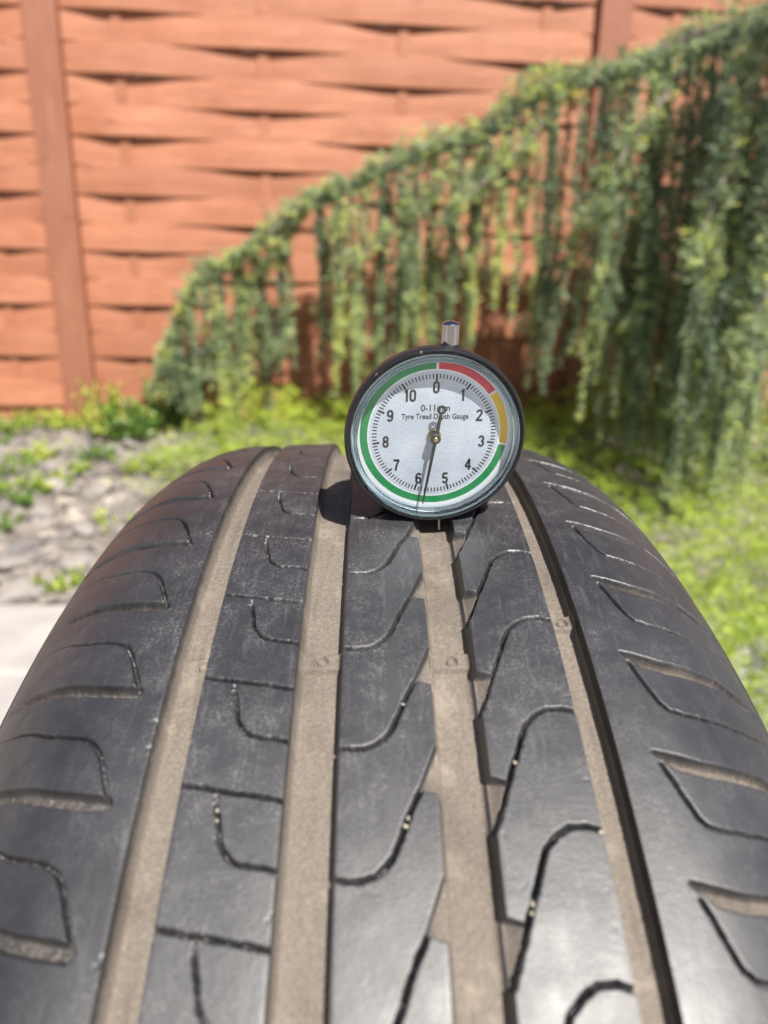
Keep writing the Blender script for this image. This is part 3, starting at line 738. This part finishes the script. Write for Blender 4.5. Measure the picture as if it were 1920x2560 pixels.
limb_px = [(392, 990, 2.13), (415, 900, 2.12), (455, 800, 2.12), (505, 705, 2.1), (610, 625, 2.08), (760, 520, 2.06), (900, 440, 2.05), (1050, 380, 2.04), (1200, 325, 2.02), (1310, 262, 2.0), (1420, 205, 1.97), (1560, 165, 1.93), (1740, 110, 1.88), (1960, 30, 1.82), (2250, -60, 1.8)]
limb = smooth_path([at(a, b_ + o_, c) for (a, b_, c), o_ in zip(limb_px, (0, 0, 5, -8, 12, -6, 16, -8, 14, -12, 8, 12, -14, 8, 0))], 140)
cedar_base = np.array([limb[-1][0] + .1, 1.85, .12])
cedar = empty('weeping_cedar', cedar_base); tag(cedar, 'weeping blue cedar with curtains of hanging shoots in front of the fence', 'tree')
def ced(name, v, f, mat, tint=None, smooth=True):
    me = mesh_np(name, v - cedar_base, f, smooth, None if tint is None else {'tint': tint}); return link(name, me, mat, cedar)
trunk = smooth_path([cedar_base + np.array([0, 0, -.1]), cedar_base + np.array([.02, .02, .5]), cedar_base + np.array([-.03, 0, 1.0]), limb[-1]], 40)
v, f = tube(trunk, np.linspace(.06, .032, 40), 12); ced('trunk', v, f, M_BARK)
v, f = tube(limb, np.linspace(.006, .026, len(limb)), 9); ced('limb', v, f, M_BARK)
branches = []
for i, (pts, r0, r1) in enumerate([
    ([(1180, 335, 2.02), (1100, 470, 1.98), (1000, 560, 1.96), (880, 660, 1.95)], .009, .004),
    ([(1420, 215, 1.97), (1300, 380, 1.9), (1180, 480, 1.88), (1120, 560, 1.87)], .010, .004),
    ([(1740, 120, 1.88), (1620, 300, 1.78), (1540, 420, 1.74), (1470, 560, 1.72)], .012, .004),
    ([(1900, 60, 1.82), (1850, 320, 1.64), (1780, 520, 1.58), (1700, 700, 1.56)], .013, .004),
    ([(2000, 60, 1.82), (1960, 500, 1.55), (1900, 760, 1.5), (1830, 900, 1.5)], .013, .004),
    ([(760, 530, 2.06), (690, 640, 2.1), (640, 700, 2.12), (600, 790, 2.13)], .007, .003)]):
    b_ = smooth_path([at(*p) for p in pts], 50); branches.append(b_)
    v, f = tube(b_, np.linspace(r0, r1, 50), 7); ced('branch', v, f, M_BARK)
# tufts of needles sitting along the limb and branches
V_, F_, T_ = [], [], []; off = 0; r = np.random.default_rng(55)
for pth, cnt, spread in [(limb, 1900, .036)] + [(b_, 170, .022) for b_ in branches]:
    for c in range(cnt):
        ip = int(r.integers(0, len(pth))); sw = spread * (.35 + .65 * min(1, ip / len(pth) * 1.6 + (.4 if pth is not limb else 0))) * (.35 + .9 * vnoise(np.array([[ip * .13, spread * 90, 0]]), 4, 2)[0]); p = pth[ip] + r.normal(0, sw, 3) * np.array([1, 1.3, .75]) + np.array([0, 0, .004]); k = 14
        az = r.random(k) * 6.28; el = r.normal(.25, .55, k); d = np.stack([np.cos(az) * np.cos(el), np.sin(az) * np.cos(el), np.sin(el)], 1)
        v, f, a = blades(np.repeat(p[None], k, 0), d, r.uniform(.015, .030, k), .0017, np.clip(r.normal(.56, .2) + r.normal(0, .08, k), 0, 1.2), r); V_.append(v); F_.append(f + off); T_.append(a); off += len(v)
ced('crown_tufts', np.concatenate(V_), np.concatenate(F_), M_CEDAR, np.concatenate(T_), False)
V_, F_, T_ = [], [], []; off = 0  # unseen overhead branches, added to shade the hanging shoots behind
for q, (bx_, by_) in enumerate(((1.02, 1.12), (1.22, 1.05), (1.42, 1.15), (.92, 1.32), (1.15, 1.28))):
    b_ = smooth_path([trunk[-1] + np.array([0, 0, -.05]), np.array([1.35 + .1 * (bx_ - 1.2), 1.65, 1.58]), np.array([(bx_ + 1.3) / 2, (by_ + 1.6) / 2, 1.60]), np.array([bx_, by_, 1.50])], 50)
    v, f = tube(b_, np.linspace(.014, .004, 50), 7); ced('branch', v, f, M_BARK)
    for c in range(330):
        ip = int(r.integers(12, 50)); p = b_[ip] + r.normal(0, 1, 3) * np.array([.075, .06, .03]); k = 14
        az = r.random(k) * 6.28; el = r.normal(.1, .55, k); d = np.stack([np.cos(az) * np.cos(el), np.sin(az) * np.cos(el), np.sin(el)], 1)
        v, f, a = blades(np.repeat(p[None], k, 0), d, r.uniform(.015, .032, k), .0022, np.clip(r.normal(.5, .17) + r.normal(0, .08, k), 0, 1.2), r); V_.append(v); F_.append(f + off); T_.append(a); off += len(v)
ced('crown_tufts', np.concatenate(V_), np.concatenate(F_), M_CEDAR, np.concatenate(T_), False)
# hanging shoots: (source x, start y, end y, depth)
spots = []
def limb_y(px): return float(np.interp(px, [p[0] for p in limb_px], [p[1] for p in limb_px]))
def curtain(x0, x1, bot0, bot1, n, ydep, yspread=.06, start=None):
    m = max(1, round(n / 4)); cs = [x0 + (x1 - x0) * (k + random.uniform(.2, .8)) / m for k in range(m)]
    for c in cs:
        t = (c - x0) / (x1 - x0); b_ = bot0 + (bot1 - bot0) * t + random.uniform(-120, 40); yd = ydep + random.uniform(-yspread, yspread)
        for q in range(random.choice((1, 2, 2, 3))):
            px = c + random.gauss(0, 9)
            spots.append((px, limb_y(px) if start is None else start + random.uniform(-50, 50), b_ + random.uniform(-150, 30), yd + random.gauss(0, .018)))
curtain(400, 470, 1010, 1060, 10, 2.12, .03)
curtain(440, 540, 980, 1060, 12, 2.11, .03)
curtain(400, 560, 1040, 1080, 8, 2.06, .03, 900)
curtain(520, 620, 1040, 1040, 16, 2.1)
curtain(620, 720, 1030, 1060, 16, 2.1)
curtain(740, 830, 760, 860, 8, 2.08)
curtain(830, 960, 960, 1000, 20, 2.05)
curtain(960, 1180, 980, 1000, 32, 2.02)
curtain(1180, 1300, 780, 860, 14, 1.98)
curtain(1300, 1440, 760, 960, 16, 1.95)
curtain(1440, 1600, 760, 960, 16, 1.9)
curtain(1600, 1760, 1000, 1160, 30, 1.84, .08)
curtain(1760, 1960, 1100, 1240, 40, 1.72, .1)
curtain(1560, 1960, 1120, 1240, 30, 1.98, .05, 560)
curtain(1720, 1960, 1120, 1300, 26, 1.55, .05, 700)
curtain(1600, 1960, 950, 1150, 40, 2.14, .06, 420)
curtain(1780, 2020, 1000, 1200, 26, 1.66, .06, 260)
curtain(1540, 1960, 1000, 1180, 34, 2.06, .05, 640)
curtain(1380, 1600, 900, 1020, 8, 1.86, .04, 640)
curtain(1480, 1700, 640, 860, 12, 1.75, .04, 430)
curtain(1000, 1180, 760, 900, 8, 1.96, .04, 560)
for px, ys, ye, yd in spots:
    top = at(px, ys + 8, yd); L = max(.1, (ye - ys) / 1779 * (yd + .26) * 1.04)
    key = min(shoots, key=lambda k: abs(k - L)); me = random.choice(shoots[key])
    s = link('hanging_shoot', me, M_CEDAR, cedar); s.location = top - cedar_base; s.scale = (1.05, 1.05, L / key)
    s.rotation_euler = (random.uniform(-.05, .05), random.uniform(-.06, .06), random.uniform(0, 6.28))

# ------------------------------------------------------------------ hedge added behind the fence to make its gaps dark
r = np.random.default_rng(77); n = 9000
hx = r.uniform(-3.2, 3.2, n); hz = r.uniform(.1, 2.35, n); hd = r.uniform(.30, .55, n) + .08 * np.sin(hx * 5) * np.sin(hz * 4)
hb = FP[None] + FX[None] * hx[:, None] - FN[None] * hd[:, None]; hb[:, 2] = hz
v, f, a = blades(hb, r.normal(0, 1, (n, 3)) + FN[None] * .6, r.uniform(.05, .10, n), .022, np.clip(r.normal(.15, .12, n), 0, 1), r)
hc = FP - FN * .5
hedge = empty('hedge', (hc[0], hc[1], .2)); tag(hedge, 'dark evergreen hedge added behind the fence to darken its gaps', 'hedge')
link('leaves', mesh_np('leaves', v - np.array([hc[0], hc[1], .2]), f, False, {'tint': a}), M_CEDAR, hedge)
core = box_bm(-3.2, 3.2, .12, .55, -.1, 2.1, .08, 2); co = link('twig_core', bm_mesh('twig_core', core), M_BARK, hedge); co.rotation_euler = FROT
# ------------------------------------------------------------------ golden juniper ground cover (one feathery mass)
def groundcover():
    r = np.random.default_rng(9); V_, F_, T_ = [], [], []; off = 0
    n = 9500; X = r.uniform(-.75, 1.75, n); Y = r.uniform(.70, 2.36, n)
    left = -.66 + .10 * np.sin(Y * 9) + .25 * r.random(n) ** 2
    near = np.where(X > .3, .80 + .10 * np.sin(X * 7), 1.42 + .1 * np.sin(X * 9))
    ok = (X > left) & (Y > near); X, Y = X[ok], Y[ok]; Z = terrain(X, np.maximum(Y, 1.24))
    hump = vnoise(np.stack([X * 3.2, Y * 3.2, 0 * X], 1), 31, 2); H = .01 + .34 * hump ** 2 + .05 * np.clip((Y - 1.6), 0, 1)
    tone = vnoise(np.stack([X * 5, Y * 5, 0 * X], 1), 33, 2)
    for x, y, z, h, tn in zip(X, Y, Z, H, tone):
        az = r.normal(-1.2, 1.5); L = r.uniform(.06, .13); el = r.uniform(.1, .9)
        d0 = np.array([math.cos(az) * math.cos(el), math.sin(az) * math.cos(el), math.sin(el)])
        lev = r.uniform(.15, 1.0); st = np.array([x, y, z + h * lev]); m = 22
        q = np.linspace(0, 1, m)[:, None]; pts = st + d0 * L * q + np.array([0, 0, -.03]) * q ** 2
        dd = d0[None] * .9 + r.normal(0, .5, (m, 3))
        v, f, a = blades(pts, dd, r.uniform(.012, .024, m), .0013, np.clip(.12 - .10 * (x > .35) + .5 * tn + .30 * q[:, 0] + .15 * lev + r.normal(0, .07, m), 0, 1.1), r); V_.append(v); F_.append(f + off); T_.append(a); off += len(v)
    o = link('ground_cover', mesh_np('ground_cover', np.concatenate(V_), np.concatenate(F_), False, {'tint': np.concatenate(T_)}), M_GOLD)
    tag(o, 'yellow green feathery juniper ground cover spreading behind the tyre', 'ground cover', kind='stuff')
groundcover()

# ------------------------------------------------------------------ rockery stones
def stone_mesh(seed, flat):
    bm = bmesh.new(); bmesh.ops.create_icosphere(bm, subdivisions=3, radius=1); r = np.random.default_rng(seed)
    P = np.array([v.co[:] for v in bm.verts]); ns = vnoise(P * 1.1 + 5, seed, 3)
    for _ in range(9):      # knock flat facets off
        n_ = r.normal(size=3); n_ /= np.linalg.norm(n_); c = r.uniform(.62, .9); d = P @ n_; P = P - np.clip(d - c, 0, None)[:, None] * n_
    P = P * (.8 + .4 * ns)[:, None] * np.array([1, r.uniform(.65, .95), flat])
    for v, p in zip(bm.verts, P): v.co = p
    return bm_mesh('stone', bm, True)
stone_me = [stone_mesh(s, fl) for s, fl in ((1, .55), (2, .7), (3, .4), (4, .6), (5, .32), (6, .75), (7, .5), (8, .36))]
r = np.random.default_rng(21); placed = []
def stone(px, py, size, label, group):
    y = 1.6
    for _ in range(14):    # meet the sloping bed along the ray
        p = at(px, py, y); g = float(terrain(np.array([p[0]]), np.array([p[1]]))[0]); y += (p[2] - g) * 1.2
    s = link('stone', stone_me[int(r.integers(0, 8))], M_STONE); s.location = (p[0], p[1], g + size * .18); s.scale = (size,) * 3
    s.rotation_euler = (r.normal(0, .2), r.normal(0, .2), r.random() * 6.28); tag(s, label, 'stone', group); placed.append((p[0], p[1], size))
for px, py, sz, lab in ((300, 1290, .045, 'rounded pale cream stone close to the left tyre shoulder'), (215, 1330, .04, 'pale stone just left of the tyre shoulder'), (30, 1420, .06, 'large whitish stone at the left edge of the rockery'), (40, 1490, .05, 'pale rounded stone next to the paving at the left edge'),
                        (330, 1120, .045, 'light grey stone below the green leafy plant'), (250, 1235, .05, 'pale grey stone in the middle of the rockery'), (60, 1380, .06, 'dark grey flat stone at the left edge of the rockery'), (150, 1130, .045, 'pale stone behind the small sedum plants'),
                        (420, 1145, .05, 'grey stone half under the juniper left of the tyre'), (480, 1100, .045, 'pale stone at the foot of the cedar'), (110, 1290, .045, 'brownish stone among the sedum plants'), (190, 1420, .05, 'grey stone close to the paving edge')):
    stone(px, py, sz, lab, 'larger rockery stones')
for i in range(110):
    px, py = r.uniform(-260, 470), r.uniform(1070, 1500)
    if px > 620 - (py - 1070) * .55: continue
    big_ = r.random() < .45
    stone(px, py, r.uniform(.026, .038) if big_ else r.uniform(.012, .022), ('fist sized' if big_ else 'small') + ' grey brown rockery stone in the bed left of the tyre', 'middling rockery stones' if big_ else 'small rockery stones')
# loose slate chips between the stones
n = 4200; X = r.uniform(-2.2, -.15, n); Y = r.uniform(1.22, 2.36, n); Z = terrain(X, Y)
cb = np.array([[-1, -1, -1], [1, -1, -1], [1, 1, -1], [-1, 1, -1], [-1, -1, 1], [1, -1, 1], [1, 1, 1], [-1, 1, 1]]) * .5
cf = np.array([[0, 3, 2, 1], [4, 5, 6, 7], [0, 1, 5, 4], [1, 2, 6, 5], [2, 3, 7, 6], [3, 0, 4, 7]])
sz = r.uniform(.012, .05, (n, 1)) ** 1 * np.stack([np.ones(n), r.uniform(.5, 1, n), r.uniform(.2, .45, n)], 1)
an = r.random(n) * 6.28; tl = r.normal(0, .25, n)
vv = (cb[None] + r.normal(0, .12, (n, 8, 3))) * sz[:, None]
cx, sx = np.cos(an)[:, None], np.sin(an)[:, None]
x_, y_ = vv[..., 0] * cx - vv[..., 1] * sx, vv[..., 0] * sx + vv[..., 1] * cx
vv = np.stack([x_ + X[:, None], y_ + Y[:, None], vv[..., 2] + x_ * tl[:, None] + Z[:, None] + .004], -1).reshape(-1, 3)
ff = (np.arange(n)[:, None, None] * 8 + cf[None]).reshape(-1, 4)
def mat_chips():
    b = NB('slate_chips'); t = b.attr('tint'); n_ = b.noise(b.geo(), 120, 4)
    col = b.mix(b.ramp(t, 0, .6), (.10, .092, .09), (.25, .225, .205)); col = b.mix(b.ramp(t, .8, 1), col, (.48, .43, .37)); col = b.mix(b.math('MULTIPLY', n_, .4), col, (.3, .26, .22))
    b.principled(col, .85, 0, .3); return b.m
ch = link('slate_chips', mesh_np('slate_chips', vv, ff, False, {'tint': np.repeat(r.random(n), 8)}), mat_chips()); tag(ch, 'loose grey and brown slate chips covering the bed', 'gravel', kind='stuff')

# ------------------------------------------------------------------ small plants
def plant(px, py, name, label, cat, h, rad, n, leaf, mat, tint, up=.5):
    r_ = np.random.default_rng(int(px * 7 + py)); y = 1.7
    for _ in range(14):
        p = at(px, py, y); g = float(terrain(np.array([p[0]]), np.array([p[1]]))[0]); y += (p[2] - g) * 1.2
    o = empty(name, (p[0], p[1], g)); tag(o, label, cat)
    V_, F_, T_ = [], [], []; off = 0; SV, SF = [], []; so_ = 0
    for i in range(n):
        az = r_.random() * 6.28; rr = rad * math.sqrt(r_.random()); L = h * r_.uniform(.5, 1.0)
        b0 = np.array([rr * .5 * math.cos(az), rr * .5 * math.sin(az), 0]); b1 = np.array([rr * math.cos(az), rr * math.sin(az), L]); m = 12; q = np.linspace(.2, 1, m)[:, None]
        pts = b0 + (b1 - b0) * q
        v, f = tube(b0 + (b1 - b0) * np.linspace(0, 1, 4)[:, None], .0016, 4); SV.append(v); SF.append(f + so_); so_ += len(v)
        dd = r_.normal(0, 1, (m, 3)); dd[:, 2] = np.abs(dd[:, 2]) * .7 + up
        v, f, a = blades(pts, dd, r_.uniform(.6, 1.2, m) * leaf, leaf * .28, np.clip(tint + r_.normal(0, .14, m), 0, 1.1), r_); V_.append(v); F_.append(f + off); T_.append(a); off += len(v)
    link('stems', mesh_np('stems', np.concatenate(SV), np.concatenate(SF), True, {'tint': np.zeros(so_)}), mat, o)['kind'] = 'stuff'
    link('leaves', mesh_np('leaves', np.concatenate(V_), np.concatenate(F_), False, {'tint': np.concatenate(T_)}), mat, o)['kind'] = 'stuff'
plant(340, 1105, 'leafy_plant', 'bright green leafy plant at the foot of the cedar', 'plant', .17, .12, 34, .026, M_LEAF, .5)
plant(430, 1075, 'leafy_plant', 'darker green leafy plant between the post and the hanging cedar', 'plant', .21, .10, 26, .024, M_LEAF, .5)
plant(60, 1080, 'sedum_plant', 'light green sedum clump against the fence at far left', 'plant', .07, .12, 36, .015, M_GOLD, .55)
plant(185, 1075, 'sedum_plant', 'yellow green sedum clump at the foot of the left post', 'plant', .07, .12, 36, .015, M_GOLD, .6)
plant(20, 1190, 'sedum_plant', 'pale green sedum clump at the left picture edge', 'plant', .06, .10, 26, .015, M_LEAF, .75)
plant(75, 1265, 'sedum_plant', 'light green sedum clump among the stones at left', 'plant', .05, .08, 20, .014, M_LEAF, .72)
plant(270, 1105, 'sedum_plant', 'yellow flowering clump beside the leafy plant', 'plant', .20, .09, 26, .020, M_GOLD, .7)
plant(205, 1185, 'sedum_plant', 'tiny green clump in the middle of the stones', 'plant', .04, .04, 18, .016, M_LEAF, .7)
plant(150, 1475, 'sedum_plant', 'yellow green tuft at the paving edge beside the tyre', 'plant', .05, .08, 14, .014, M_GOLD, .6)
plant(300, 1330, 'sedum_plant', 'yellow green tuft close behind the left tyre shoulder', 'plant', .06, .08, 16, .014, M_GOLD, .6)
for i_, (px, py, t_, lab) in enumerate(((-30, 1120, .65, 'green sedum clump cut by the left picture edge, upper one'), (110, 1150, .7, 'light green clump behind the tiny sedum'), (20, 1235, .7, 'light green clump between the grey stones at the left edge'), (120, 1225, .55, 'loose green tuft among the grey stones'), (250, 1150, .6, 'yellow green tuft in front of the leafy plant'), (360, 1180, .6, 'yellow green tuft between stones and juniper'), (5, 1330, .65, 'small green tuft low at the left edge'))):
    plant(px, py, 'sedum_plant', lab, 'plant', .05, .095, 22, .015, (M_LEAF, M_GOLD)[i_ % 2], t_)
